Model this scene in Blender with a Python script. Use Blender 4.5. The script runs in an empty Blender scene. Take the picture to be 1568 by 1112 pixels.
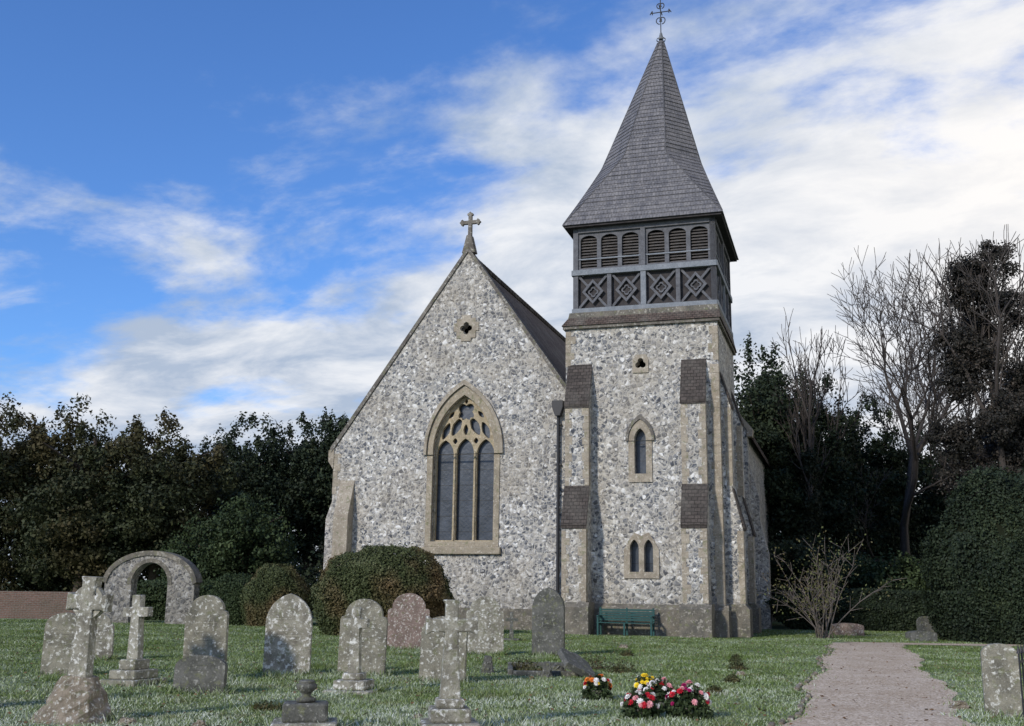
import bpy, math, random, bmesh
import numpy as np
from mathutils import Vector, Matrix
random.seed(7); rng=np.random.default_rng(7)
D=bpy.data; S=bpy.context.scene
R=math.radians
def link(o,parent=None):
    S.collection.objects.link(o)
    if parent is not None: o.parent=parent
    return o
def empty(name,loc=(0,0,0),rz=0,parent=None):
    o=D.objects.new(name,None); o.location=loc; o.rotation_euler=(0,0,rz); o.empty_display_size=.3
    return link(o,parent)
# ---------------------------------------------------------------- nodes
class NT:
    def __init__(s,t): s.t=t
    def n(s,typ,ins=None,**pr):
        nd=s.t.nodes.new(typ)
        for k,v in pr.items(): setattr(nd,k,v)
        for k,v in (ins or {}).items(): s.set(nd.inputs[k],v)
        return nd
    def set(s,sock,v):
        if isinstance(v,bpy.types.NodeSocket): s.t.links.new(v,sock)
        else:
            if isinstance(v,(tuple,list)) and len(v)==3 and sock.type=='RGBA': v=(*v,1)
            sock.default_value=v
    def mix(s,f,a,b,blend='MIX'):
        nd=s.n('ShaderNodeMix',data_type='RGBA',blend_type=blend)
        s.set(nd.inputs[0],f); s.set(nd.inputs[6],a); s.set(nd.inputs[7],b); return nd.outputs[2]
    def m(s,op,a,b=0.0,c=0.0,clamp=False):
        nd=s.n('ShaderNodeMath',operation=op,use_clamp=clamp)
        s.set(nd.inputs[0],a); s.set(nd.inputs[1],b)
        if op in('MULTIPLY_ADD',): s.set(nd.inputs[2],c)
        return nd.outputs[0]
    def ramp(s,f,st,interp='LINEAR'):
        nd=s.n('ShaderNodeValToRGB'); s.set(nd.inputs[0],f); r=nd.color_ramp; r.interpolation=interp
        while len(r.elements)<len(st): r.elements.new(.5)
        for e,(p,c) in zip(r.elements,st):
            e.position=p; e.color=(*c,1) if isinstance(c,(tuple,list)) else (c,c,c,1)
        return nd.outputs[0]
    def noise(s,vec,scale,detail=4,rough=.5,dist=0):
        return s.n('ShaderNodeTexNoise',{'Vector':vec,'Scale':scale,'Detail':detail,'Roughness':rough,'Distortion':dist}).outputs[0]
    def coord(s,w='Object'): return s.n('ShaderNodeTexCoord').outputs[w]
    def sep(s,v): return s.n('ShaderNodeSeparateXYZ',{0:v}).outputs
def newmat(name,rough=.85,spec=.2):
    m=D.materials.new(name); m.use_nodes=True; t=NT(m.node_tree)
    b=m.node_tree.nodes['Principled BSDF']; b.inputs['Roughness'].default_value=rough
    b.inputs['Specular IOR Level'].default_value=spec
    return m,t,b
def bump(t,b,h,strength=.4,dist=.02):
    bn=t.n('ShaderNodeBump',{'Height':h,'Strength':strength,'Distance':dist}); t.set(b.inputs['Normal'],bn.outputs[0])

def mat_flint(name='flint_rubble',dk=1.0):
    m,t,b=newmat(name,.75,.3); c=t.coord()
    w=t.n('ShaderNodeVectorMath',{2:c},operation='MULTIPLY_ADD')
    t.set(w.inputs[0],t.n('ShaderNodeTexNoise',{'Vector':c,'Scale':3.0,'Detail':2}).outputs[1]); w.inputs[1].default_value=(.15,.15,.15)
    v=w.outputs[0]
    v1=t.n('ShaderNodeTexVoronoi',{'Vector':v,'Scale':5.4}); v2=t.n('ShaderNodeTexVoronoi',{'Vector':v,'Scale':10.5})
    e1=t.n('ShaderNodeTexVoronoi',{'Vector':v,'Scale':5.4},feature='DISTANCE_TO_EDGE').outputs[0]
    r1=t.sep(v1.outputs[1])[0]; r2=t.sep(v2.outputs[1])[0]
    k_=dk
    pal=[(0,(.055*k_,.062*k_,.075*k_)),(.2,(.13*k_,.14*k_,.155*k_)),(.42,(.27*k_,.27*k_,.265*k_)),(.64,(.39*k_,.37*k_,.335*k_)),(.84,(.54*k_,.525*k_,.48*k_)),(1,(.82*k_,.82*k_,.79*k_))]
    c1=t.ramp(r1,pal); c2=t.ramp(r2,pal)
    col=t.mix(t.ramp(t.noise(c,4,3),[(.42,0.0),(.52,1.0)]),c1,c2)
    col=t.mix(t.ramp(e1,[(.0,.95),(.10,0.0)]),col,(.50*k_,.475*k_,.41*k_))
    fine=t.noise(c,30,3,.7); col=t.mix(.6,col,t.ramp(fine,[(.3,.14),(.7,.86)]),'OVERLAY')
    big=t.noise(c,.45,4,.6); col=t.mix(t.ramp(big,[(.45,0.0),(.72,.5)]),col,(.36*k_,.31*k_,.23*k_),'MIX')
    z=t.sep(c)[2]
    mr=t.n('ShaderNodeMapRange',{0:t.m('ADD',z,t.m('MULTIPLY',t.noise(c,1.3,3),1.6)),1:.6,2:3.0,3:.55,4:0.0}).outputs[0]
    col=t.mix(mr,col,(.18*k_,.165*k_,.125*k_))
    st=t.n('ShaderNodeMapping',{0:c,'Scale':(2.2,2.2,.22)}).outputs[0]
    col=t.mix(t.ramp(t.noise(st,1.6,4,.6),[(.54,0.0),(.75,.4)]),col,(.13,.12,.105))
    t.set(b.inputs['Base Color'],col)
    bump(t,b,t.m('ADD',t.m('MINIMUM',e1,.3),t.m('MULTIPLY',fine,.3)),.9,.07)
    return m
def mat_stone(name,col,dark,lichen,la=.45,sc=1.0,moss=(.16,.17,.09)):
    m,t,b=newmat(name,.9,.15); c=t.coord()
    oi=t.n('ShaderNodeObjectInfo').outputs['Random']
    c=t.n('ShaderNodeVectorMath',{0:c,1:t.n('ShaderNodeCombineXYZ',{0:t.m('MULTIPLY',oi,17.0),1:t.m('MULTIPLY',oi,31.0)}).outputs[0]},operation='ADD').outputs[0]
    n1=t.noise(c,2.2*sc,5,.6); n2=t.noise(c,9*sc,5,.65); n3=t.noise(c,30*sc,4,.7)
    k=t.mix(t.ramp(n1,[(.35,0.0),(.65,1.0)]),col,dark)
    k=t.mix(t.ramp(n2,[(.60-.12*la,0.0),(.66-.06*la,.9)]),k,lichen)
    n4=t.noise(c,6*sc,4,.6,.4); k=t.mix(t.ramp(n4,[(.56,0.0),(.66,.65)]),k,moss)
    k=t.mix(.5,k,t.ramp(n3,[(.3,.25),(.7,.75)]),'OVERLAY')
    t.set(b.inputs['Base Color'],k); bump(t,b,t.m('ADD',n2,t.m('MULTIPLY',n3,.6)),.7,.02)
    return m
def mat_tile(name,c1,c2,mort,bw,bh,rough=.85,blot=(.2,.2,.17),ms=.012):
    m,t,b=newmat(name,rough,.2); uv=t.coord('UV'); c=t.coord()
    br=t.n('ShaderNodeTexBrick',{'Vector':uv,'Color1':c1,'Color2':c2,'Mortar':mort,'Scale':1.0,'Mortar Size':ms,'Mortar Smooth':.2,'Bias':0.0,'Brick Width':bw,'Row Height':bh})
    k=t.mix(t.ramp(t.noise(c,1.2,5,.6),[(.45,0.0),(.75,.5)]),br.outputs[0],blot)
    k=t.mix(.6,k,t.ramp(t.noise(c,14,4,.7),[(.3,.2),(.7,.8)]),'OVERLAY')
    t.set(b.inputs['Base Color'],k); bump(t,b,t.m('SUBTRACT',1.0,br.outputs[1]),.6,.015)
    return m
def mat_wood(name,c1,c2):
    m,t,b=newmat(name,.8,.2); c=t.coord()
    k=t.mix(t.ramp(t.noise(c,4,5,.7),[(.3,0.0),(.7,1.0)]),c1,c2)
    k=t.mix(.5,k,t.ramp(t.noise(c,40,3,.7),[(.3,.2),(.7,.8)]),'OVERLAY')
    t.set(b.inputs['Base Color'],k); return m
def mat_plain(name,col,rough=.6,spec=.4,metal=0):
    m,t,b=newmat(name,rough,spec); c=t.coord()
    k=t.mix(.35,col,t.ramp(t.noise(c,12,4,.7),[(.3,.2),(.7,.8)]),'OVERLAY')
    t.set(b.inputs['Base Color'],k); b.inputs['Metallic'].default_value=metal; return m
def mat_glass():
    m,t,b=newmat('leaded_glass',.3,.5); c=t.coord(); s=t.sep(c)
    a=t.m('FRACT',t.m('MULTIPLY',t.m('ADD',s[0],s[2]),5.5)); d=t.m('FRACT',t.m('MULTIPLY',t.m('SUBTRACT',s[0],s[2]),5.5))
    g=t.m('MINIMUM',a,d); k=t.ramp(g,[(.0,(.05,.055,.06)),(.10,(.05,.055,.06)),(.14,(.025,.034,.048))])
    k=t.mix(t.ramp(t.noise(c,1.8,4,.6),[(.4,0.0),(.7,.8)]),k,(.07,.085,.11))
    bar=t.m('LESS_THAN',t.m('FRACT',t.m('MULTIPLY',s[2],1.6)),.04)
    k=t.mix(bar,k,(.02,.02,.02))
    t.set(b.inputs['Base Color'],k); bump(t,b,t.noise(c,7,2),.35,.02); return m
def mat_leaf(name,stops,scale=.6,tint=(.1,.06,.02),tamt=.0):
    m,t,b=newmat(name,.65,.2); g=t.n('ShaderNodeNewGeometry'); c=t.coord()
    f=t.m('ADD',t.m('MULTIPLY',g.outputs['Random Per Island'],.5),t.m('MULTIPLY',t.ramp(t.noise(c,scale,3,.6),[(.3,0.0),(.7,1.0)]),.5))
    k=t.ramp(f,stops)
    if tamt: k=t.mix(t.ramp(t.noise(c,scale*.6,3),[(.45,0.0),(.62,tamt)]),k,tint)
    t.set(b.inputs['Base Color'],k); return m

M_FLINT=mat_flint(); M_FLINTD=mat_flint('old_flint_rubble',.66)
M_ASH=mat_stone('ashlar_dressing',(.38,.335,.265),(.26,.225,.175),(.50,.465,.39),.3)
M_BUFF=mat_stone('buff_tracery_stone',(.43,.355,.235),(.30,.25,.17),(.52,.46,.36),.3)
M_SURR=mat_stone('window_surround_stone',(.37,.32,.24),(.26,.225,.17),(.49,.45,.37),.3)
M_COPE=mat_stone('coping_stone',(.19,.175,.15),(.10,.09,.08),(.38,.37,.33),.4)
M_PLINTH=mat_stone('plinth_stone',(.20,.18,.145),(.105,.10,.085),(.34,.32,.27),.4)
M_TILE=mat_tile('clay_roof_tile',(.075,.056,.048),(.115,.085,.07),(.03,.025,.02),.17,.11)
M_SLAB=mat_tile('weathering_tile',(.055,.047,.042),(.095,.08,.070),(.028,.025,.022),.22,.14,blot=(.12,.115,.10))
M_SHING=mat_tile('oak_shingle',(.120,.120,.130),(.19,.185,.188),(.085,.085,.09),.13,.2125,blot=(.23,.22,.215),ms=.008)
M_TIMB=mat_wood('weathered_oak',(.085,.087,.095),(.16,.165,.178))
M_TIMBL=mat_wood('pale_weathered_oak',(.16,.18,.20),(.26,.28,.30))
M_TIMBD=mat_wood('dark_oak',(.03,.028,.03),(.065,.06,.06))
M_LOUV=mat_wood('louvre_oak',(.070,.064,.062),(.125,.115,.105))
M_GLASS=mat_glass()
M_IRON=mat_plain('black_iron',(.02,.021,.024),.5,.4)
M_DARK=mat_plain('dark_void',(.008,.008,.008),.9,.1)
M_LEAD=mat_plain('lead',(.13,.14,.15),.6,.4)
M_GRV=mat_stone('lichened_gravestone',(.29,.275,.215),(.13,.125,.10),(.62,.62,.56),.45,1.6)
M_GRV2=mat_stone('pale_gravestone',(.36,.345,.28),(.16,.15,.12),(.72,.72,.67),.6,1.7)
M_GRVP=mat_stone('pinkish_gravestone',(.28,.21,.18),(.17,.13,.11),(.57,.54,.49),.5,2)
M_GRVD=mat_stone('dark_gravestone',(.145,.145,.13),(.072,.074,.064),(.29,.29,.26),.35,1.6)
M_ROCK=mat_stone('rough_rock',(.29,.245,.185),(.13,.11,.08),(.55,.54,.48),.5,2.2)
M_BARK=mat_plain('bark',(.085,.07,.055),.9,.1)
M_TWIG=mat_plain('bare_branch',(.075,.066,.06),.9,.1)
M_BENCH=mat_plain('teal_painted_wood',(.006,.060,.057),.5,.4)
M_BRICK=mat_tile('old_red_brick',(.14,.08,.06),(.19,.11,.085),(.18,.165,.14),.225,.075,blot=(.10,.10,.07))
# ---------------------------------------------------------------- mesh helpers
def planar_uv(me):
    uv=me.uv_layers.new(name='UVMap')
    for p in me.polygons:
        n=p.normal; tt=Vector((0,0,1)).cross(n)
        if tt.length<1e-3: tt=Vector((1,0,0))
        tt.normalize(); bb=n.cross(tt)
        for li in p.loop_indices:
            co=me.vertices[me.loops[li].vertex_index].co; uv.data[li].uv=(co.dot(tt),co.dot(bb))
def mesh_ob(name,verts,faces,mat,parent=None,uv=False,bev=0,smooth=False):
    me=D.meshes.new(name); me.from_pydata([tuple(v) for v in verts],[],faces); me.update()
    bm=bmesh.new(); bm.from_mesh(me); bmesh.ops.recalc_face_normals(bm,faces=bm.faces); bm.to_mesh(me); bm.free()
    if uv: planar_uv(me)
    me.materials.append(mat); o=D.objects.new(name,me)
    if smooth:
        for p in me.polygons: p.use_smooth=True
    if bev:
        b=o.modifiers.new('bevel','BEVEL'); b.width=bev; b.segments=2; b.limit_method='ANGLE'
    return link(o,parent)
BF=[(0,3,2,1),(4,5,6,7),(0,1,5,4),(1,2,6,5),(2,3,7,6),(3,0,4,7)]
def boxes(name,L,mat,parent=None,bev=0,uv=False):
    V=[];F=[]
    for (x0,x1,y0,y1,z0,z1) in L:
        k=len(V); V+=[(x0,y0,z0),(x1,y0,z0),(x1,y1,z0),(x0,y1,z0),(x0,y0,z1),(x1,y0,z1),(x1,y1,z1),(x0,y1,z1)]
        F+=[tuple(i+k for i in f) for f in BF]
    return mesh_ob(name,V,F,mat,parent,uv,bev)
def prism(name,pts,axis,a,b,mat,parent=None,uv=False,bev=0):
    n=len(pts)
    f=(lambda s,p:(s,p[0],p[1])) if axis=='x' else (lambda s,p:(p[0],s,p[1]))
    V=[f(a,p) for p in pts]+[f(b,p) for p in pts]
    F=[tuple(range(n)),tuple(range(2*n-1,n-1,-1))]+[(i,(i+1)%n,n+(i+1)%n,n+i) for i in range(n)]
    return mesh_ob(name,V,F,mat,parent,uv,bev)
def plate(name,loops,y,th,mat,parent=None,bev=0,uv=False):
    cu=D.curves.new('c','CURVE'); cu.dimensions='2D'; cu.fill_mode='BOTH'; cu.extrude=th/2
    for lp in loops:
        sp=cu.splines.new('POLY'); sp.points.add(len(lp)-1)
        for i,(x,z) in enumerate(lp): sp.points[i].co=(x,z,0,1)
        sp.use_cyclic_u=True
    ob=D.objects.new('tmp',cu); S.collection.objects.link(ob)
    dg=bpy.context.evaluated_depsgraph_get(); dg.update(); me=D.meshes.new_from_object(ob.evaluated_get(dg))
    D.objects.remove(ob); D.curves.remove(cu)
    bm=bmesh.new(); bm.from_mesh(me); bmesh.ops.remove_doubles(bm,verts=bm.verts,dist=1e-4)
    for v in bm.verts: x,yy,z=v.co; v.co=(x,y-z,yy)
    bmesh.ops.recalc_face_normals(bm,faces=bm.faces); bm.to_mesh(me); bm.free()
    for p in me.polygons: p.use_smooth=False
    if uv: planar_uv(me)
    me.materials.clear(); me.materials.append(mat); me.name=name; o=D.objects.new(name,me)
    if bev:
        b=o.modifiers.new('bevel','BEVEL'); b.width=bev; b.segments=2; b.limit_method='ANGLE'; b.angle_limit=R(50)
    return link(o,parent)
def fast_mesh(name,V,F,mat,parent=None,smooth=False):
    me=D.meshes.new(name); me.vertices.add(len(V)); me.vertices.foreach_set('co',np.ascontiguousarray(V,dtype=np.float32).ravel())
    nf,k=F.shape; me.loops.add(nf*k); me.loops.foreach_set('vertex_index',F.astype(np.int32).ravel())
    me.polygons.add(nf); me.polygons.foreach_set('loop_start',(np.arange(nf)*k).astype(np.int32))
    me.polygons.foreach_set('use_smooth',np.full(nf,smooth))
    me.update(calc_edges=True); me.validate(); me.materials.append(mat)
    return link(D.objects.new(name,me),parent)
def quads(name,Q,mat,parent=None):
    n=len(Q); return fast_mesh(name,Q.reshape(-1,3),np.arange(4*n).reshape(n,4),mat,parent)
def tubes_mesh(name,segs,mat,parent=None,sides=5,smooth=True):
    A=np.array([[*s[0],*s[1],s[2],s[3]] for s in segs],float); p0=A[:,:3];p1=A[:,3:6];r0=A[:,6:7];r1=A[:,7:8]
    d=p1-p0; L=np.linalg.norm(d,axis=1,keepdims=True)+1e-9; d/=L
    ref=np.where(np.abs(d[:,2:3])>.9,np.array([[1.,0,0]]),np.array([[0,0,1.]]))
    u=np.cross(ref,d); u/=np.linalg.norm(u,axis=1,keepdims=True); w=np.cross(d,u)
    n=len(A); V=np.zeros((n,2,sides,3))
    for k in range(sides):
        a=2*math.pi*k/sides; off=u*math.cos(a)+w*math.sin(a)
        V[:,0,k]=p0+off*r0; V[:,1,k]=p1+off*r1
    V=V.reshape(-1,3); k=np.arange(sides); k2=(k+1)%sides
    f=np.stack([k,k2,k2+sides,k+sides],1)[None]+(np.arange(n)*2*sides)[:,None,None]
    return fast_mesh(name,V,f.reshape(-1,4),mat,parent,smooth)
def poly_tube(name,paths,r,mat,parent=None,sides=6):
    segs=[]
    for pts in paths:
        for a,b in zip(pts[:-1],pts[1:]): segs.append((a,b,r,r))
    return tubes_mesh(name,segs,mat,parent,sides)
def parch(cx,zb,zs,hw,k=1.0,n=12):
    Rr=2*hw*k; am=math.acos((Rr-hw)/Rr)
    pts=[(cx-hw,zb),(cx+hw,zb)]
    pts+=[(cx+hw-Rr+Rr*math.cos(am*i/n),zs+Rr*math.sin(am*i/n)) for i in range(n+1)]
    pts+=[(cx-hw+Rr-Rr*math.cos(am*i/n),zs+Rr*math.sin(am*i/n)) for i in range(n-1,-1,-1)]
    return pts
def vesica(cx,cz,L,w,ang,n=8):
    pts=[]
    for i in range(2*n):
        a=2*math.pi*i/(2*n); s=math.cos(a)*L/2; q=w/2*math.sin(a)*(1-.35*abs(math.cos(a)))
        pts.append((cx+s*math.cos(ang)-q*math.sin(ang),cz+s*math.sin(ang)+q*math.cos(ang)))
    return pts
def foil(cx,cz,r,k,n=40,rot=0,amp=.28):
    return [(cx+(r*(1-amp+amp*abs(math.cos(k*(a-rot)/2))*1.4))*math.cos(a),cz+(r*(1-amp+amp*abs(math.cos(k*(a-rot)/2))*1.4))*math.sin(a)) for a in [2*math.pi*i/n for i in range(n)]]

# ================================================================ CHURCH
CH=empty('stone_church',(7.8,37.6,0),-R(17.5))
PC=-10.66; NL=-16.45; NR=-4.87; AZ=15.4; EZ=7.2; Q0=1.5
win=parch(PC,3.35,7.0,1.33)
lob=foil(PC,12.1,.24,4,rot=0)
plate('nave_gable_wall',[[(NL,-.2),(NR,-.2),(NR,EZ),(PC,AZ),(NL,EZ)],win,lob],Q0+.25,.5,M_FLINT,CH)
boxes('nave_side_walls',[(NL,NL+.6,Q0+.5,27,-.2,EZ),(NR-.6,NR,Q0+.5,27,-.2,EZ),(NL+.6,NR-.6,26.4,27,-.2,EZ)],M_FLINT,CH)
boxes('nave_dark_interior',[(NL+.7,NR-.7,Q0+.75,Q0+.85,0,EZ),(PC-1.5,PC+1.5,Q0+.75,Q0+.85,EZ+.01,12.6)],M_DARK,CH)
sl=(AZ-EZ)/(PC-NL)
prism('nave_roof',[(NL-.3,EZ-.3*sl-.12),(PC,AZ-.12),(NR+.3,EZ-.3*sl-.12),(NR+.3,EZ-.3*sl-.35),(PC,AZ-.35),(NL-.3,EZ-.3*sl-.35)],'y',Q0+.5,27,M_TILE,CH,uv=True)
boxes('nave_ridge_tiles',[(PC-.1,PC+.1,Q0+.5+i*.42,Q0+.88+i*.42,AZ-.2,AZ+.04) for i in range(58)],M_TILE,CH,bev=.03)
plate('gable_coping',[[(NL-.12,EZ-.14),(NL-.18,EZ+.05),(PC,AZ+.25),(NR+.2,EZ-.1),(NR,EZ-.1),(PC,AZ+.02)]],Q0+.22,.56,M_COPE,CH)
prism('gable_kneeler',[(NL-.25,6.7),(NL-.002,6.35),(NL+.0,EZ+.1),(NL-.25,EZ-.05)],'y',Q0-.04,Q0+.5,M_ASH,CH)
plate('west_window_surround',[parch(PC,3.15,7.0,1.56,.98),parch(PC,3.36,7.0,1.32)],Q0+.03,.14,M_SURR,CH)
plate('west_window_hood_mould',[parch(PC,6.85,7.0,1.70,.98),parch(PC,6.851,7.0,1.58,.98)],Q0-.06,.14,M_ASH,CH)
boxes('west_window_sill',[(PC-1.66,PC+1.66,Q0-.16,Q0+.2,2.86,3.14)],M_SURR,CH,bev=.03)
L=lambda cx,zt,hw:parch(PC+cx,3.42,6.93+zt,hw,.9,8)
holes=[L(-.87,-.05,.365),L(0,.0,.365),L(.87,-.05,.365)]
def cz(z): return 7.0+z
holes+=[foil(PC,cz(1.62),.36,4,rot=math.pi/4)]
for s in(-1,1):
    holes+=[vesica(PC+s*.40,cz(1.02),.84,.38,R(90)-s*R(-28)),vesica(PC+s*.86,cz(.84),.74,.32,R(90)+s*R(24)),
            vesica(PC+s*.45,cz(.42),.24,.2,R(90)),vesica(PC+s*.64,cz(1.50),.36,.17,R(90)+s*R(42))]
holes+=[vesica(PC,cz(.88),.44,.22,R(90)),vesica(PC,cz(2.06),.2,.14,R(90))]
plate('west_window_tracery',[parch(PC,3.35,7.0,1.325)]+holes,Q0+.30,.16,M_BUFF,CH,bev=.018)
plate('west_window_glass',[parch(PC,3.35,7.0,1.32)],Q0+.44,.04,M_GLASS,CH)
boxes('west_window_mullions',[(PC+x-.03,PC+x+.03,Q0+.16,Q0+.219,3.42,6.95) for x in(-.435,.435)],M_BUFF,CH)
cr=[(-.22,-.55),(.22,-.55),(.22,-.42),(.42,-.42),(.42,-.12),(.55,-.12),(.55,.24),(.42,.24),(.42,.42),(.2,.42),(.2,.56),(-.2,.56),(-.2,.42),(-.42,.42),(-.42,.24),(-.55,.24),(-.55,-.12),(-.42,-.12),(-.42,-.42),(-.22,-.42)]
plate('gable_quatrefoil_surround',[[(PC+x,12.1+z) for x,z in cr],foil(PC,12.1,.238,4)],Q0-.0,.08,M_ASH,CH)
plate('gable_cross_socket',[[(PC-.30,15.4),(PC+.30,15.4),(PC+.1,16.2),(PC-.1,16.2)]],Q0+.2,.36,M_COPE,CH,bev=.03)
def fleury(cx,z0,zc,arm,w):
    e=w*1.9; t=w*.9
    tip=[(-w,arm*.62),(-e,arm*.70),(-e*.75,arm*.84),(-t,arm*.86),(0,arm),(t,arm*.86),(e*.75,arm*.84),(e,arm*.70),(w,arm*.62)]
    P=[(cx-w*1.1,z0),(cx+w*1.1,z0)]
    for rot in(-90,0,90):
        a=R(rot)
        for (x,z) in tip[::-1]: P.append((cx+x*math.cos(a)-z*math.sin(a),zc+x*math.sin(a)+z*math.cos(a)))
    return [P[0],P[1],(cx+w,zc-w)]+P[2:11]+[(cx+w,zc+w)]+P[11:20]+[(cx-w,zc+w)]+P[20:29]+[(cx-w,zc-w)]
plate('gable_cross',[fleury(PC,16.15,16.8,.48,.075)],Q0+.2,.14,M_COPE,CH,bev=.015)
prism('nave_front_buttress',[(Q0+.01,-.2),(Q0-.5,-.2),(Q0-.5,4.4),(Q0+.01,5.9)],'x',NL+.35,NL+1.0,M_ASH,CH)
prism('nave_side_buttress',[(NL+.01,-.2),(NL-.3,-.2),(NL-.3,4.3),(NL+.01,5.2)],'y',Q0+.1,Q0+.9,M_FLINT,CH)
boxes('nave_plinth',[(NL-.1,NL+.34,Q0-.1,Q0+.01,-.2,.8),(NL+1.01,-5.98,Q0-.1,Q0+.01,-.2,.8)],M_PLINTH,CH)
rp=-6.66
poly_tube('downpipe',[[(rp,Q0-.12,.1),(rp,Q0-.12,8.35)]],.065,M_IRON,CH,8)
prism('rainwater_hopper',[(rp-.1,8.25),(rp+.1,8.25),(rp+.22,8.6),(rp+.22,8.85),(rp-.22,8.85),(rp-.22,8.6)],'y',Q0-.32,Q0-.02,M_IRON,CH)
boxes('downpipe_brackets',[(rp-.11,rp+.11,Q0-.14,Q0,z,z+.06) for z in(1.2,2.9,4.6,6.3,7.9)],M_IRON,CH)
# ---- tower
TR=-.22
lanc=parch(-3.15,5.75,7.05,.22,1.1); la=parch(-3.41,2.2,3.05,.17,1.2); lb=parch(-2.89,2.2,3.05,.17,1.2)
tref=foil(-3.1,9.9,.19,3,rot=R(90),amp=.35)
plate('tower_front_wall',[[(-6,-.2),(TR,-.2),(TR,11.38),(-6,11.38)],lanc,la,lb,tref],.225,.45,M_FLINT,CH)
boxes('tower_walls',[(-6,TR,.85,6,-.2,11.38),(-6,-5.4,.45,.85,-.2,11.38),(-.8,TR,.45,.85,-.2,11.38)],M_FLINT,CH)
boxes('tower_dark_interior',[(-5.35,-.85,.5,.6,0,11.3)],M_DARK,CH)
plate('tower_lancet_surround',[parch(-3.15,5.45,7.0,.44,1.05),parch(-3.15,5.76,7.05,.215,1.1)],-.005,.09,M_ASH,CH)
plate('tower_lancet_glass',[parch(-3.15,5.75,7.05,.215,1.1)],.3,.03,M_GLASS,CH)
plate('tower_lancet_hood',[parch(-3.15,6.98,7.02,.54,1.0),parch(-3.15,6.981,7.02,.445,1.0)],-.05,.1,M_COPE,CH)
plate('tower_pair_surround',[[(-3.79,1.98),(-2.51,1.98),(-2.51,3.0),(-2.67,3.3),(-2.89,3.62),(-3.15,3.5),(-3.41,3.62),(-3.63,3.3),(-3.79,3.0)],parch(-3.41,2.21,3.05,.165,1.2),parch(-2.89,2.21,3.05,.165,1.2)],-.005,.09,M_ASH,CH)
plate('tower_pair_glass',[parch(-3.15,2.2,3.0,.5,1.2)],.3,.03,M_GLASS,CH)
plate('tower_trefoil_surround',[[(-3.40,9.55),(-2.8,9.55),(-2.8,10.05),(-2.9,10.25),(-3.3,10.25),(-3.4,10.05)],foil(-3.1,9.9,.188,3,rot=R(90),amp=.35)],-.005,.08,M_ASH,CH)
def front_butt(tag,p0,p1):
    prism('tower_buttress_'+tag,[(.01,1.05),(-.95,1.05),(-.95,3.78),(-.5,5.1),(-.5,8.25),(.01,9.75)],'x',p0,p1,M_FLINT,CH)
    e=.03
    prism('buttress_weathering_upper_'+tag,[(.0,9.78),(-.54,8.22),(-.56,8.36),(-.0,9.98)],'x',p0-e,p1+e,M_SLAB,CH,uv=True)
    prism('buttress_weathering_lower_'+tag,[(-.49,5.16),(-.99,3.72),(-1.01,3.86),(-.49,5.34)],'x',p0-e,p1+e,M_SLAB,CH,uv=True)
    prism('buttress_plinth_'+tag,[(-.1,-.2),(-1.12,-.2),(-1.12,.95),(-.952,1.12),(-.1,1.12)],'x',p0-.12,p1+.12,M_PLINTH,CH)
front_butt('west',-5.89,-5.0); front_butt('east',-1.55,-.68)
def side_butt(tag,q0,q1):
    s=lambda P:[(x+TR,z) for x,z in P]
    prism('tower_side_buttress_'+tag,s([(-.01,1.05),(.66,1.05),(.66,3.78),(.34,5.1),(.34,8.25),(-.01,9.4)]),'y',q0,q1,M_FLINT,CH)
    e=.03
    prism('side_weathering_upper_'+tag,s([(0,9.42),(.37,8.22),(.39,8.34),(0,9.6)]),'y',q0-e,q1+e,M_SLAB,CH,uv=True)
    prism('side_weathering_lower_'+tag,s([(.33,5.14),(.70,3.72),(.72,3.84),(.33,5.3)]),'y',q0-e,q1+e,M_SLAB,CH,uv=True)
    prism('side_plinth_'+tag,s([(.1,-.2),(.81,-.2),(.81,.95),(.662,1.12),(.1,1.12)]),'y',q0-.12,q1+.12,M_PLINTH,CH)
side_butt('a',.5,1.4); side_butt('b',4.6,5.5)
prism('tower_plinth_front',[(.02,-.2),(-.16,-.2),(-.16,.9),(-.0,1.08),(.02,1.08)],'x',-6.12,TR+.14,M_PLINTH,CH)
prism('tower_plinth_side',[(TR-.02,-.2),(TR+.16,-.2),(TR+.16,.9),(TR,1.08),(TR-.02,1.08)],'y',.0,6.1,M_PLINTH,CH)
QB=[]
def quoin(pc,qc,sp,sq,z0,z1,big=.34,small=.2,h=.30,pr=.012):
    z=z0;i=0
    while z<z1-.1:
        hh=min(h*random.uniform(.85,1.15),z1-z); lp,lq=(big,small) if i%2 else (small,big)
        lp*=random.uniform(.85,1.15); lq*=random.uniform(.85,1.15)
        xa,xb=sorted((pc+sp*pr,pc-sp*lp)); ya,yb=sorted((qc+sq*pr,qc-sq*lq))
        QB.append((xa,xb,ya,yb,z+.012,z+hh)); z+=hh; i+=1
for (p0,p1) in((-5.89,-5.0),(-1.55,-.68)):
    for p,s in((p0,-1),(p1,1)):
        quoin(p,-.95,s,-1,1.14,3.7,.26,.16); quoin(p,-.5,s,-1,5.3,8.2,.26,.16)
quoin(TR,0,1,-1,9.9,11.3); quoin(-6,0,-1,-1,9.9,11.3)
for q0 in(.5,4.6):
    quoin(.66+TR,q0,1,-1,1.14,3.7,.2,.2); quoin(.34+TR,q0,1,-1,5.3,8.2,.2,.2)
quoin(TR,0,1,-1,1.1,9.8,.3,.3)
quoin(NL,Q0,-1,-1,5.3,7.0,.3,.2)
boxes('quoin_stones',QB,M_ASH,CH)
def frustum(name,a,z0,b,z1,mat,uv=True):
    V=[(a[0],a[2],z0),(a[1],a[2],z0),(a[1],a[3],z0),(a[0],a[3],z0),(b[0],b[2],z1),(b[1],b[2],z1),(b[1],b[3],z1),(b[0],b[3],z1)]
    return mesh_ob(name,V,BF,mat,CH,uv)
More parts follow.
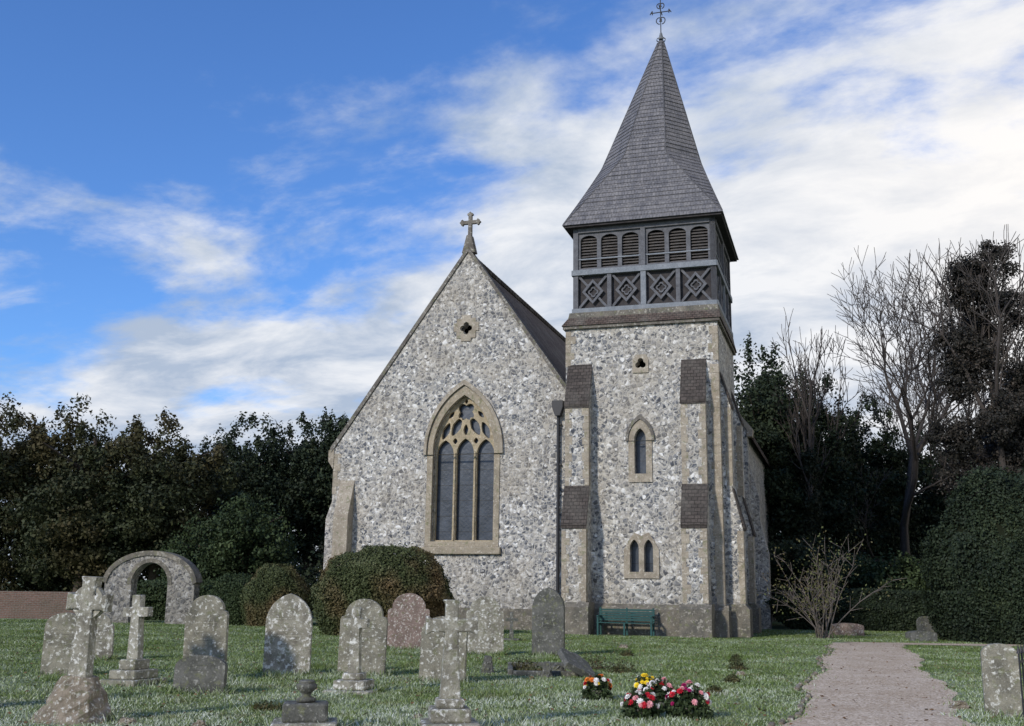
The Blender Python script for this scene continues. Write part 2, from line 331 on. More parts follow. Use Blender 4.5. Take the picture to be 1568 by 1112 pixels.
frustum('tower_string_course',(-6.1,TR+.10,-.12,6.12),11.38,(-6.1,TR+.10,-.12,6.12),11.5,M_COPE)
frustum('tower_tiled_setoff',(-6.14,TR+.15,-.18,6.18),11.5,(-5.92,TR+.07,.02,5.95),11.84,M_TILE)
frustum('tower_top_course',(-5.92,TR+.07,.02,5.95),11.842,(-5.88,TR+.04,.06,5.9),12.06,M_PLINTH)
# belfry
BX=-5.77; W=5.55; BT=15.52
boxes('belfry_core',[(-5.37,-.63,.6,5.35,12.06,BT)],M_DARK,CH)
def bar(a,b,w):
    d=(Vector(b)-Vector(a)).normalized(); n=Vector((-d.y,d.x))*w/2; a=Vector(a);b=Vector(b)
    return [tuple(a-n),tuple(b-n),tuple(b+n),tuple(a+n)]
def belfry_face(tag,loc,rot):
    E=empty('belfry_face_'+tag,loc,rot,CH)
    h=W/2
    boxes('belfry_posts',[(0,.2,-.0,.2,12.06,BT),(W-.2,W-.001,.0,.2,12.06,BT),(h-.09,h+.09,-.03,.15,13.82,BT-.18)],M_TIMB,E)
    boxes('belfry_pale_posts',[(h-.1,h+.1,-.03,.15,12.26,13.60)],M_TIMBL,E)
    boxes('belfry_rails',[(-.03,W+.03,-.06,.14,13.60,13.81),(.0,W,-.05,.14,12.065,12.25)],M_TIMBL,E)
    boxes('belfry_top_plate',[(.2,W-.2,-.03,.14,BT-.18,BT)],M_TIMB,E)
    for a,b in((.2,h-.09),(h+.09,W-.2)):
        w=(b-a)/3; hs=[]
        for i in range(3):
            c=a+w*(i+.5); hw=w*.40
            hs.append([(c-hw,13.90),(c+hw,13.90)]+[(c+hw*math.cos(math.pi*k/10),15.04+hw*.6*math.sin(math.pi*k/10)) for k in range(11)])
        plate('louvre_frame',[[(a,13.81),(b,13.81),(b,BT-.18),(a,BT-.18)]]+hs,.09,.06,M_TIMB,E)
        boxes('louvre_mid_rail',[(a,b,.035,.058,14.24,14.29)],M_TIMBL,E)
        V=[];F=[]
        for i in range(11):
            z=13.89+i*.12; k=len(V)
            V+=[(a,.14,z),(b,.14,z),(b,.30,z+.12),(a,.30,z+.12),(a,.14,z+.03),(b,.14,z+.03),(b,.30,z+.15),(a,.30,z+.15)]
            F+=[tuple(j+k for j in f) for f in BF]
        mesh_ob('louvre_slats',V,F,M_LOUV,E)
        m2=(a+b)/2
        boxes('panel_posts',[(m2-.08,m2+.08,-.02,.12,12.25,13.60)],M_TIMB,E)
        for c0,c1 in((a,m2-.08),(m2+.08,b)):
            cx=(c0+c1)/2; zc=12.925; hw=(c1-c0)/2; hz=.675
            boxes('panel_board',[(c0,c1,.16,.2,12.25,13.60)],M_TIMBD,E)
            for k,(sx,sz) in enumerate(((1,1),(1,-1),(-1,1),(-1,-1))):
                plate('panel_brace',[bar((cx+sx*hw,zc+sz*hz),(cx+sx*hw*.36,zc+sz*hz*.36),.09)],.10-.002*k,.08,M_TIMB,E)
            dr=.74
            plate('panel_diamond',[[(cx-hw*dr,zc),(cx,zc-hz*dr),(cx+hw*dr,zc),(cx,zc+hz*dr)],[(cx-hw*dr+.13,zc),(cx,zc-hz*dr+.13),(cx+hw*dr-.13,zc),(cx,zc+hz*dr-.13)]],.06,.09,M_TIMB,E)
            plate('panel_inner',[foil(cx,zc,.19,4),foil(cx,zc,.13,4)],.12,.05,M_TIMB,E)
belfry_face('front',(BX,.2,0),0); belfry_face('right',(BX+W,.2,0),R(90))
belfry_face('back',(BX+W,5.75,0),R(180)); belfry_face('left',(BX,5.75,0),-R(90))
# spire
CX,CY=-3.0,2.98; SZ0,SZ1,SZ2=15.62,18.75,24.7
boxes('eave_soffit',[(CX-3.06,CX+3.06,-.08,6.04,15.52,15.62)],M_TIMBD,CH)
def ring(t):
    H=3.11; a=2.02; tt=a*math.tan(R(22.5))
    sq=[(H,-H),(H,H),(H,H),(-H,H),(-H,H),(-H,-H),(-H,-H),(H,-H)]
    oc=[(a,-tt),(a,tt),(tt,a),(-tt,a),(-a,tt),(-a,-tt),(-tt,-a),(tt,-a)]
    if t<=SZ1:
        f=(t-SZ0)/(SZ1-SZ0); g=f+.015*math.sin(math.pi*f)
        return [(CX+s[0]+(o[0]-s[0])*g,CY+s[1]+(o[1]-s[1])*g) for s,o in zip(sq,oc)]
    f=(t-SZ1)/(SZ2-SZ1); r=.05; sh=.42*f
    return [(CX+sh+o[0]*(1-f*(1-r)),CY+o[1]*(1-f*(1-r))) for o in oc]
V=[];F=[]; ch=.2; lev=[SZ0]
while lev[-1]<SZ2-.05: lev.append(min(lev[-1]+ch,SZ2))
for i,(za,zb) in enumerate(zip(lev[:-1],lev[1:])):
    A=ring(za);B=ring(zb); k=len(V)
    cxx=sum(p[0] for p in A)/8; cyy=sum(p[1] for p in A)/8
    ra=math.hypot(A[0][0]-cxx,A[0][1]-cyy); s=1+random.uniform(.028,.045)/max(ra,.2)
    A=[(cxx+(x-cxx)*s,cyy+(y-cyy)*s) for x,y in A]
    V+=[(x,y,za-.015) for x,y in A]+[(x,y,zb) for x,y in B]
    for j in range(8):
        j2=(j+1)%8; F.append((k+j,k+j2,k+8+j2,k+8+j))
    F.append(tuple(k+j for j in range(8))[::-1])
me=D.meshes.new('spire_shingles'); me.from_pydata(V,[],F); me.validate(); me.update(); planar_uv(me); me.materials.append(M_SHING)
link(D.objects.new('spire_shingles',me),CH)
hips=[]
for j in range(8):
    prev=None
    for zz in np.linspace(SZ0+.02,24.6,60):
        x,y=ring(float(zz))[j]; p=(x,y,float(zz)+.01)
        if prev: hips.append((prev,p,.03,.03))
        prev=p
tubes_mesh('spire_hip_rolls',hips,M_SHING,CH,5)
ax,ay=CX+.42,CY
tubes_mesh('spire_lead_cap',[((ax,ay,24.1),(ax,ay,24.75),.26,.1),((ax,ay,24.75),(ax,ay,24.82),.2,.2),((ax,ay,24.82),(ax,ay,25.1),.11,.05)],M_LEAD,CH,8)
zt=26.1
paths=[[(ax,ay,25.0),(ax,ay,27.2)]]
for s in(-1,1):
    paths.append([(ax,ay,zt),(ax+s*.42,ay,zt)]); paths.append([(ax,ay,zt+.1),(ax,ay+s*.42,zt+.1)])
    paths.append([(ax+s*(.05+.17*math.sin(a)*(1-a/9)),ay,25.55+.17-.19*math.cos(a)*(1-a/9)) for a in np.linspace(0,6.5,18)])
    paths.append([(ax+s*(.05+.13*math.sin(a)*(1-a/9)),ay,26.30-.15*math.cos(a)*(1-a/9)+.12) for a in np.linspace(0,6.5,18)])
    paths.append([(ax+s*.36,ay,zt-.08),(ax+s*.36,ay,zt+.1),(ax+s*.46,ay,zt-.06)])
poly_tube('weathervane',paths,.022,M_IRON,CH,5)
plate('weathervane_arrow',[[(ax-.45,26.82),(ax+.1,26.78),(ax+.1,26.68),(ax+.42,26.85),(ax+.1,27.0),(ax+.1,26.92),(ax-.2,26.9),(ax-.5,27.1)]],ay,.02,M_IRON,CH)
# aisle behind tower
AR=0.0
plate('aisle_end_wall',[[(NR,-.2),(AR,-.2),(AR,8.6),(-2.6,12.0),(NR,9.6)]],9.25,.5,M_FLINT,CH)
boxes('aisle_walls',[(AR-.6,AR,9.5,24,-.2,8.6)],M_FLINT,CH)
prism('aisle_roof',[(AR+.25,8.35),(-2.6,11.9),(NR,9.5),(NR,9.3),(-2.6,11.6),(AR+.25,8.15)],'y',9.5,24,M_TILE,CH,uv=True)
plate('aisle_coping',[[(AR+.22,8.3),(AR+.26,8.62),(-2.6,12.3),(-2.6,12.0),(AR,8.6),(AR-.02,8.3)]],9.22,.6,M_ASH,CH)
prism('aisle_buttress',[(AR-.01,-.2),(AR+.7,-.2),(AR+.7,3.2),(AR+.4,4.6),(AR+.4,5.6),(AR-.01,7.2)],'y',9.4,10.3,M_FLINT,CH)
boxes('vestry_walls',[(-4.7,-.6,6.01,8.99,-.2,6.5)],M_FLINT,CH)

# bench
BE=empty('park_bench',(0,0,0))
BE.matrix_world=Matrix.Translation((7.8,37.6,0))@Matrix.Rotation(-R(17.5),4,'Z')@Matrix.Translation((-3.62,-.55,0))
hw=1.0
boxes('seat',[(-hw,hw,-.42+i*.085,-.35+i*.085,.42,.445) for i in range(5)],M_BENCH,BE)
boxes('backrest',[(-hw,hw,.02+.012*i,.045+.012*i,.5+i*.085,.565+i*.085) for i in range(5)],M_BENCH,BE)
for i,x in enumerate((-hw+.02,-.03,hw-.08)):
    boxes('leg_%d'%(i+1),[(x,x+.06,-.42,-.36,0,.42 if i==1 else .64),(x,x+.06,.055,.115,0,.95),(x,x+.06,-.36,.055,.36,.418)]+([] if i==1 else [(x-.005,x+.065,-.45,.054,.641,.68)]),M_BENCH,BE)

# ================================================================ GROUND
def mat_ground():
    m,t,b=newmat('frosty_grass_ground',.95,.05); c=t.coord()
    n=t.noise(c,.35,5,.6); n2=t.noise(c,2.5,5,.7); n3=t.noise(c,22,5,.75)
    k=t.mix(t.ramp(n2,[(.3,0.0),(.7,1.0)]),(.060,.088,.026),(.13,.175,.068))
    k=t.mix(t.ramp(n,[(.38,0.0),(.62,.65)]),k,(.30,.34,.24))
    k=t.mix(t.ramp(t.noise(c,1.1,4,.6),[(.60,0.0),(.72,.6)]),k,(.10,.075,.045))
    k=t.mix(.8,k,t.ramp(n3,[(.3,.15),(.7,.85)]),'OVERLAY')
    t.set(b.inputs['Base Color'],k); bump(t,b,n3,.6,.04); return m
def mat_path():
    m,t,b=newmat('gravel_path',.95,.1); c=t.coord()
    v=t.n('ShaderNodeTexVoronoi',{'Vector':c,'Scale':42.0}); r=t.sep(v.outputs[1])[0]
    k=t.ramp(r,[(0,(.25,.185,.125)),(.5,(.50,.40,.29)),(1,(.76,.66,.53))])
    k=t.mix(t.ramp(t.noise(c,1.2,5,.65),[(.4,0.0),(.7,.5)]),k,(.30,.215,.135))
    k=t.mix(t.ramp(t.noise(c,.5,3),[(.45,0.0),(.7,.35)]),k,(.60,.51,.40))
    k=t.mix(.45,k,t.ramp(t.noise(c,11,4,.7),[(.3,.28),(.7,.75)]),'OVERLAY')
    t.set(b.inputs['Base Color'],k); bump(t,b,v.outputs[0],.4,.015); return m
MG=mat_ground(); MP=mat_path()
mesh_ob('ground',[(-600,-60,0),(600,-60,0),(600,900,0),(-600,900,0)],[(0,1,2,3)],MG)
def pl(y): return 3.42+(y-13.3)*.330+.12*math.sin(y*.9)+.05*math.sin(y*2.3)
def pr(y): return 5.72+(y-13.3)*.328+.12*math.sin(y*.7+1)+.06*math.sin(y*2.9)+.02*max(0,15-y)**2
ys=np.arange(-4,35.2,.4)
Lp=[(pl(y),y) for y in ys]; Rp=[(pr(y),y) for y in ys]
V=[(x,y,.008) for x,y in Lp]+[(x,y,.008) for x,y in Rp]; n=len(ys)
F=[(i,n+i,n+i+1,i+1) for i in range(n-1)]
k=len(V); V+=[(pr(34.0),34.0,.012),(26,33.6,.012),(26,35.0,.012),(pl(35)+.3,35.3,.012),(pr(34)-1.2,34.6,.012)]
F.append((k,k+1,k+2,k+3,k+4))
mesh_ob('gravel_path',V,F,MP)
EV=[];EF=[]
for y in np.arange(6,34,.42):
    if random.random()<.15: continue
    x=pl(y)-.07+random.gauss(0,.02); w=random.uniform(.025,.04); h=random.uniform(.02,.06); l=random.uniform(.13,.2); dx=.33*l; kx=len(EV)
    EV+=[(x-w-dx,y-l,-.02),(x+w-dx,y-l,-.02),(x+w+dx,y+l,-.02),(x-w+dx,y+l,-.02),(x-w-dx,y-l,h),(x+w-dx,y-l,h*.9),(x+w+dx,y+l,h*.9),(x-w+dx,y+l,h)]
    EF+=[tuple(i+kx for i in q) for q in BF]
mesh_ob('path_edging',EV,EF,M_ROCK,bev=.015)

# ================================================================ GRAVES
def prof_round(w,h,arc=.35):
    a=w/2; return [(-a,-.1),(a,-.1)]+[(a*math.cos(math.pi*i/16),h-arc*w+arc*w*math.sin(math.pi*i/16)) for i in range(17)]
def prof_gothic(w,h):
    a=w/2; return parch(0,-.1,h-w*.55,a,.66,10)
def prof_should(w,h):
    a=w/2; s=a*.80; zs=h-s*.95
    return [(-a,-.1),(a,-.1),(a,zs-.06),(a-.02,zs),(s,zs+.02)]+[(s*math.cos(math.pi*i/14),zs+.04+(h-zs-.04)*math.sin(math.pi*i/14)) for i in range(1,14)]+[(-s,zs+.02),(-a+.02,zs),(-a,zs-.06)]
stones=[]
def headstone(x,y,w,h,prof,mat,th=.11,rz=0,tilt=0,roll=0,panel=True):
    o=plate('headstone',[prof(w,h)],0,th,mat,bev=.012); o.location=(x,y,0); o.rotation_euler=(R(tilt),R(roll),R(rz)); stones.append((x,y,w))
    if panel:
        L=[]; z=h*.72
        while z>h*.38:
            ww=w*random.uniform(.12,.3); L.append((-ww,ww,-th/2-.003,-th/2+.01,z,z+.012)); z-=.075
        boxes('inscription',L,mat,o)
    return o
H=headstone
H(-8.62,22.8,.62,.95,prof_should,M_GRV2,rz=8,roll=-2)
H(-7.75,18.9,.66,1.06,prof_round,M_GRV,rz=5)
H(-5.18,18.6,.74,1.40,prof_should,M_GRV,rz=-4,roll=-1)
H(-4.57,16.2,.78,.55,lambda w,h:prof_round(w,h,.22),M_GRVD,rz=-6,tilt=-4)
H(-4.0,19.7,.84,1.36,prof_gothic,M_GRV2,rz=2)
H(-2.65,19.7,.86,1.36,prof_should,M_GRV,rz=-3,roll=1)
H(-2.58,27.9,1.08,1.42,prof_should,M_GRVP,rz=2)
H(-1.12,18.6,.80,1.10,prof_round,M_GRV,rz=-10,roll=2)
H(-.57,26.2,.92,1.38,prof_should,M_GRV2,rz=3)
H(.98,26.3,.78,1.54,prof_gothic,M_GRVD,th=.32,rz=-8)
H(6.62,14.6,.46,.95,lambda w,h:prof_round(w,h,.3),M_GRV,th=.16,rz=-20,panel=False)
H(-6.95,14.0,.6,1.35,prof_round,M_GRVD,rz=10)
H(14.9,38.5,.6,.8,prof_round,M_GRVD,panel=False); H(16.0,40.5,.6,.9,prof_gothic,M_GRVD,panel=False)
H(12.9,41,1.1,.45,lambda w,h:prof_round(w,h,.1),M_GRVP,th=.5,panel=False)
H(14.0,36.6,.9,.35,lambda w,h:prof_round(w,h,.1),M_GRVD,th=.5,panel=False)
def rock(name,rx,ry,h,top,mat,parent,z0=0,seed=0,n=18,m=8,amp=.1):
    r=np.random.default_rng(seed); V=[];F=[]
    for j in range(m+1):
        f=j/m; s=1-(1-top)*f**.8
        for i in range(n):
            a=2*math.pi*i/n; sq=1/max(abs(math.cos(a)),abs(math.sin(a)))**.6
            k=s*sq*(1+r.uniform(-amp,amp))
            V.append((rx*k*math.cos(a),ry*k*math.sin(a),z0+h*f+r.uniform(-.02,.02)*(0 if j==0 else 1)))
    for j in range(m):
        for i in range(n): F.append((j*n+i,j*n+(i+1)%n,(j+1)*n+(i+1)%n,(j+1)*n+i))
    F.append(tuple(m*n+i for i in range(n)))
    return mesh_ob(name,V,F,mat,parent)
def cross_poly(z0,zc,zt,aw,ws,wt,wa,flare=1.0):
    f=wa*flare
    return [(-ws,z0),(ws,z0),(wt,zc-wa),(aw*.75,zc-wa),(aw,zc-f),(aw,zc+f),(aw*.75,zc+wa),(wt,zc+wa),(wt*1.0,zt-.05),(wt*flare,zt),(-wt*flare,zt),(-wt,zt-.05),(-wt,zc+wa),(-aw*.75,zc+wa),(-aw,zc+f),(-aw,zc-f),(-aw*.75,zc-wa),(-wt,zc-wa)]
E=empty('celtic_cross_grave',(-5.07,12.9,0),R(-10)); E.rotation_euler[1]=R(2.0)
rock('rock_base',.48,.44,.56,.40,M_ROCK,E,-.06,3)
plate('cross',[cross_poly(.45,1.36,1.66,.26,.12,.085,.085,1.3)],0,.16,M_GRV2,E,bev=.025)
plate('ring',[[(.20*math.cos(a),1.36+.20*math.sin(a)) for a in np.linspace(0,2*math.pi,28)[:-1]],[(.14*math.cos(a),1.36+.14*math.sin(a)) for a in np.linspace(0,2*math.pi,28)[:-1]]],0,.10,M_GRV2,E)
stones.append((-5.07,12.9,1.0))
def stepped(name,x,y,rz,steps,poly,th,mat,matb,roll=0):
    E=empty(name,(x,y,0),R(rz)); E.rotation_euler[1]=R(roll); z=-.04
    for i,(w,h) in enumerate(steps):
        boxes('step_%d'%(i+1),[(-w/2,w/2,-w/2,w/2,z,z+h)],matb,E,bev=.025); z+=h
    plate('cross',[poly],0,th,mat,E,bev=.018); stones.append((x,y,steps[0][0])); return E
stepped('stone_cross_grave',-6.0,17.5,-25,[(.74,.13),(.54,.14),(.34,.16)],cross_poly(.38,1.13,1.40,.27,.12,.085,.075),.13,M_GRV2,M_GRV,-1.5)
stepped('stone_cross_grave',-2.35,16.7,-12,[(.74,.09),(.5,.14),(.3,.1)],cross_poly(.28,1.03,1.26,.2,.095,.07,.065),.12,M_GRV2,M_GRV2)
stepped('stone_cross_grave',-.66,12.55,8,[(.66,.14),(.46,.15),(.32,.1)],cross_poly(.33,1.16,1.45,.3,.12,.075,.075,1.5),.15,M_GRV2,M_GRV2)
stepped('stone_cross_grave',.1,33.5,0,[(.5,.1)],cross_poly(.05,.62,.85,.2,.07,.05,.05),.1,M_GRVD,M_GRVD)
E=empty('urn_monument',(-2.28,12.4,0),R(8))
boxes('base_step',[(-.36,.36,-.3,.3,-.03,.10)],M_GRV2,E,bev=.02); boxes('base_block',[(-.25,.25,-.2,.2,.10,.30)],M_GRVD,E,bev=.025)
def lathe(name,prof,mat,parent,n=20):
    V=[(r*math.cos(2*math.pi*i/n),r*math.sin(2*math.pi*i/n),z) for r,z in prof for i in range(n)]; m=len(prof)
    F=[(j*n+i,j*n+(i+1)%n,(j+1)*n+(i+1)%n,(j+1)*n+i) for j in range(m-1) for i in range(n)]+[tuple(range((m-1)*n,m*n))]
    return mesh_ob(name,V,F,mat,parent,smooth=True)
lathe('urn',[(.06,.30),(.11,.31),(.11,.34),(.05,.37),(.06,.40),(.115,.45),(.12,.49),(.085,.51),(.10,.525),(.075,.54)],M_GRVD,E)
stones.append((-2.28,12.4,.7))
boxes('grave_kerb',[(.0,1.5,21.9,22.0,-.02,.13),(.0,.1,20.3,21.9,-.02,.11),(1.4,1.5,20.3,21.9,-.02,.11),(.1,1.4,20.2,20.3,-.02,.09)],M_GRVD,None,bev=.02)
o=rock('kerb_headpiece',.13,.11,.3,.5,M_GRVD,None,0,9,amp=.16); o.location=(-.38,20.8,0)
o=rock('kerb_headpiece',.11,.1,.26,.5,M_GRVD,None,0,11,amp=.16); o.location=(.72,20.0,0)
o=plate('broken_headstone',[[(-.36,-.3),(.30,-.34),(.36,-.1),(.33,.28),(.12,.42),(-.08,.33),(-.22,.38),(-.36,.2)]],0,.11,M_GRVD,None,bev=.015); o.location=(1.28,20.2,.22); o.rotation_euler=(R(-62),R(24),R(28))
o=rock('broken_stone',.16,.12,.2,.6,M_GRVD,None,-.02,41,amp=.22); o.location=(.95,20.5,0)
for i,(x,y,s) in enumerate(((-4.35,12.6,.13),(-3.5,12.5,.11),(-6.9,12.9,.2),(4.5,21,.12),(3.2,30,.16),(-1.1,13.6,.08),(6.45,15.6,.16))):
    o=rock('field_stone',s,s*.8,s*.7,.5,M_ROCK,None,-.02,20+i,amp=.2); o.location=(x,y,0)
E=empty('iron_grave_railing',(6.72,14.25,0),R(52))
boxes('rails',[(0,1.6,-.012,.012,.22,.25),(0,1.6,-.012,.012,.72,.75)],M_IRON,E)
tubes_mesh('bars',[s_ for i in range(11) for s_ in (((i*.16,0,0),(i*.16,0,.84),.012,.012),((i*.16,0,.84),(i*.16,0,.95),.03,.003))],M_IRON,E,6)
# stone archway
E=empty('stone_archway',(-14.35,43.1,0),R(-6)); ow=1.87; iw=.76
outer=[(ow,-.1),(ow,1.5)]+[(ow*math.cos(a),1.45+1.28*math.sin(a)**.95) for a in np.linspace(.15,math.pi-.15,22)]+[(-ow,1.5),(-ow,-.1),(-iw,-.1)]+[(iw*math.cos(a),1.52+.86*math.sin(a)) for a in np.linspace(math.pi,0,16)]+[(iw,-.1)]
plate('arch_wall',[outer],0,.55,M_FLINTD,E)
cop=[((ow+.1)*math.cos(a),1.47+1.38*math.sin(a)**.95) for a in np.linspace(.1,math.pi-.1,24)]+[((ow-.06)*math.cos(a),1.40+1.26*math.sin(a)**.95) for a in np.linspace(math.pi-.1,.1,24)]
plate('arch_coping',[cop],0,.66,M_PLINTH,E)
vo=[((iw+.18)*math.cos(a),1.52+1.02*math.sin(a)) for a in np.linspace(0,math.pi,16)]+[((iw+.01)*math.cos(a),1.52+.87*math.sin(a)) for a in np.linspace(math.pi,0,16)]
plate('arch_voussoirs',[vo],0,.6,M_PLINTH,E)
boxes('brick_wall',[(-40,-18.4,46.5,46.8,-.1,1.15)],M_BRICK,None,uv=True)
boxes('low_stone_wall',[(13,40,48,48.4,-.1,.5)],M_PLINTH,None,uv=True)

# ================================================================ VEGETATION
def rdir(n):
    v=rng.normal(size=(n,3)); return v/np.linalg.norm(v,axis=1,keepdims=True)
def leafquads(P,size,asp=.55,normal=None,nj=.7):
    n=len(P); a=rdir(n)
    if normal is not None:
        nn=normal+rdir(n)*nj; nn/=np.linalg.norm(nn,axis=1,keepdims=True)
        a=np.cross(nn,a); a/=np.linalg.norm(a,axis=1,keepdims=True)+1e-9; b=np.cross(nn,a)
    else:
        b=np.cross(a,rdir(n)); b/=np.linalg.norm(b,axis=1,keepdims=True)+1e-9
    s=(size*rng.uniform(.6,1.4,n))[:,None]; a=a*s*.5; b=b*s*.5*asp
    return np.stack([P-a,P-b*1.0,P+a,P+b],1)
def crown(name,ells,ncl,cr,nl,size,mat,parent,rin=.55,flat=.75,spike=0):
    E=np.array(ells,float); w=(E[:,3]*E[:,5]+E[:,3]*E[:,4]); w/=w.sum()
    k=rng.choice(len(E),ncl,p=w); d=rdir(ncl); rr=rng.uniform(rin,1.0,ncl)[:,None]
    C=E[k,:3]+d*E[k,3:6]*rr; C[:,2]=np.maximum(C[:,2],.4)
    crs=cr*rng.uniform(.5,1.35,ncl)
    kk=np.repeat(np.arange(ncl),nl); n=len(kk)
    dd=rdir(n); r=rng.uniform(0,1,n)**.45
    P=C[kk]+dd*(crs[kk]*r)[:,None]*np.array([1,1,flat])
    if spike:
        top=(C[kk,2]>E[k[kk],2]+.3*E[k[kk],5]); u=rng.uniform(0,1,n)
        taper=np.where(top,1-u*.75,1)[:,None]
        P[:,:2]=C[kk,:2]+(P[:,:2]-C[kk,:2])*taper
        P[:,2]+=np.where(top,u*spike*crs[kk]/cr,0)
    P[:,2]=np.maximum(P[:,2],.05)
    return quads(name,leafquads(P,size,.6,dd,.9),mat,parent)
ML_Y=mat_leaf('yew_foliage',[(0,(.007,.012,.008)),(.4,(.017,.027,.014)),(.75,(.033,.048,.023)),(1,(.065,.082,.038))],.5)
ML_YB=mat_leaf('dark_yew_foliage',[(0,(.009,.012,.006)),(.4,(.024,.033,.014)),(.75,(.048,.057,.024)),(1,(.085,.088,.04))],.4,(.088,.064,.026),.6)
ML_G=mat_leaf('green_shrub_foliage',[(0,(.014,.024,.010)),(.4,(.030,.047,.018)),(.75,(.050,.074,.029)),(1,(.085,.115,.048))],.6)
ML_B=mat_leaf('clipped_bush_foliage',[(0,(.022,.030,.011)),(.4,(.052,.067,.024)),(.75,(.088,.104,.043)),(1,(.17,.175,.09))],.8,(.155,.10,.05),.8)
ML_I=mat_leaf('ivy_foliage',[(0,(.008,.012,.008)),(.5,(.020,.028,.016)),(1,(.055,.06,.035))],.6)
ML_IB=mat_leaf('dark_twiggy_foliage',[(0,(.010,.011,.010)),(.5,(.030,.030,.026)),(1,(.085,.07,.058))],.5)
ML_R=mat_leaf('russet_leaves',[(0,(.08,.05,.03)),(.5,(.10,.10,.04)),(1,(.10,.14,.05))],2)
ML_D=mat_leaf('distant_foliage',[(0,(.012,.016,.012)),(.5,(.03,.036,.026)),(1,(.06,.065,.045))],.15)
def tree(name,x,y,top,r,mat,base=1.0,ncl=420,cr=.85,nl=130,size=.19,spike=0,lob=5,ell=None,rin=.35):
    E=empty(name,(x,y,0)); rr=random.Random(int(x*13+y*7))
    hz=(top-base)/2; els=[(0,0,base+hz*.95,r*.9,r*.9,hz*.95)]
    for i in range(lob):
        a=2*math.pi*i/lob+rr.random(); k=rr.uniform(.35,.65)
        els.append((r*.55*math.cos(a),r*.55*math.sin(a),base+hz*rr.uniform(.5,1.35),r*k,r*k,hz*rr.uniform(.35,.6)))
    if ell: els=ell
    crown('crown',els,ncl,cr,nl,size,mat,E,spike=spike,rin=rin)
    segs=[((0,0,-.2),(0.1,0,top*.4),r*.09,r*.06),((.1,0,top*.4),(0,.1,top*.8),r*.06,r*.02)]
    for i in range(9):
        a=i*2.4; z=top*(.2+.06*i); segs.append(((0,0,z),(r*.7*math.cos(a),r*.7*math.sin(a),z+top*.12),r*.03,r*.008))
    tubes_mesh('trunk',segs,M_BARK,E,6); return E
T=tree
T('yew_tree',-34,60,12,4.6,ML_YB,.3,spike=.4)
T('yew_tree',-28.0,57,11.5,4.8,ML_YB,.3,spike=.4,ncl=480); T('yew_tree',-22.4,56,11.5,4.6,ML_YB,.3,spike=.4,ncl=480); T('yew_tree',-18.5,55.5,10.7,3.6,ML_YB,.3,spike=.4,ncl=380)
T('yew_tree',-16.0,64,12.2,3.8,ML_Y,.8,spike=.6,ncl=430); T('yew_tree',-12.4,65,12.8,3.5,ML_Y,1.6,spike=.8,ncl=380); T('yew_tree',-9.0,64,12.7,3.2,ML_Y,1.2,spike=.7,ncl=380)
T('yew_tree',-5,66,12,3,ML_Y,1.5,spike=.8,ncl=220)
T('holly_tree',-12.4,50.5,6.0,2.2,ML_G,.5,ncl=190,cr=.65,nl=120,size=.16)
T('holly_tree',-15.2,52,4.8,1.8,ML_G,.2,ncl=130,cr=.65,nl=110,size=.16)
T('yew_tree',13.9,58,16.2,2.7,ML_Y,1,spike=.8,ncl=420); T('yew_tree',17.2,60,14.9,3.4,ML_Y,.8,spike=.8,ncl=500)
T('yew_tree',20.8,62,13.4,3.4,ML_Y,.6,spike=.7,ncl=460); T('yew_tree',25.2,66,11.8,3.8,ML_Y,.5,spike=.8,ncl=400); T('yew_tree',30.5,66,13,4.4,ML_Y,.5,spike=.8,ncl=420)
T('laurel_bush',13.5,50,4.6,2.6,ML_Y,.1,ncl=150,cr=.7,nl=100,size=.17); T('laurel_bush',18.5,51,4.0,3.0,ML_G,.1,ncl=150,cr=.7,nl=100,size=.17)
T('laurel_bush',23,50,4.4,3.0,ML_Y,.1,ncl=170,cr=.7,nl=100,size=.17)
crown('undergrowth',[(x,58.5+rng.uniform(-1,1),1.2,2.4,1.6,rng.uniform(1.6,2.8)) for x in list(np.arange(-42,-5,2.6))+list(np.arange(11,42,2.6))],700,.8,80,.2,ML_Y,None,rin=.1)
def branches(base,h,r0,levels,spread,seed,kids=(2,3),up=.32,seg=4,lr=(.66,.86),trunkf=.3):
    rr=random.Random(seed); out=[]
    def grow(p,d,L,r,lv):
        q=Vector(p); dd=Vector(d)
        for i in range(seg):
            dd=(dd+Vector((rr.gauss(0,.10),rr.gauss(0,.10),rr.gauss(0,.05)+up*.10))).normalized()
            q2=q+dd*L/seg; out.append((tuple(q),tuple(q2),r*(1-.35*i/seg),r*(1-.35*(i+1)/seg))); q=q2
            if lv>0 and i>=1 and rr.random()<.5:
                ax=Vector((rr.gauss(0,1),rr.gauss(0,1),rr.gauss(0,.3))).normalized()
                grow(q,(dd*.8+ax*spread*1.2).normalized(),L*rr.uniform(.4,.65),r*.42,lv-2 if lv>1 else 0)
        if lv<=0: return
        a0=rr.uniform(0,6.28); n=rr.randint(*kids)
        for k in range(n):
            a=a0+2*math.pi*k/n+rr.gauss(0,.3); side=dd.orthogonal().normalized(); o2=dd.cross(side)
            ax=side*math.cos(a)+o2*math.sin(a)
            grow(q,(dd+ax*spread*rr.uniform(.6,1.2)+Vector((0,0,up*.5))).normalized(),L*rr.uniform(*lr),r*.64*rr.uniform(.75,1.05),lv-1)
    grow(base,(0,0,1),h*trunkf,r0,levels); return out
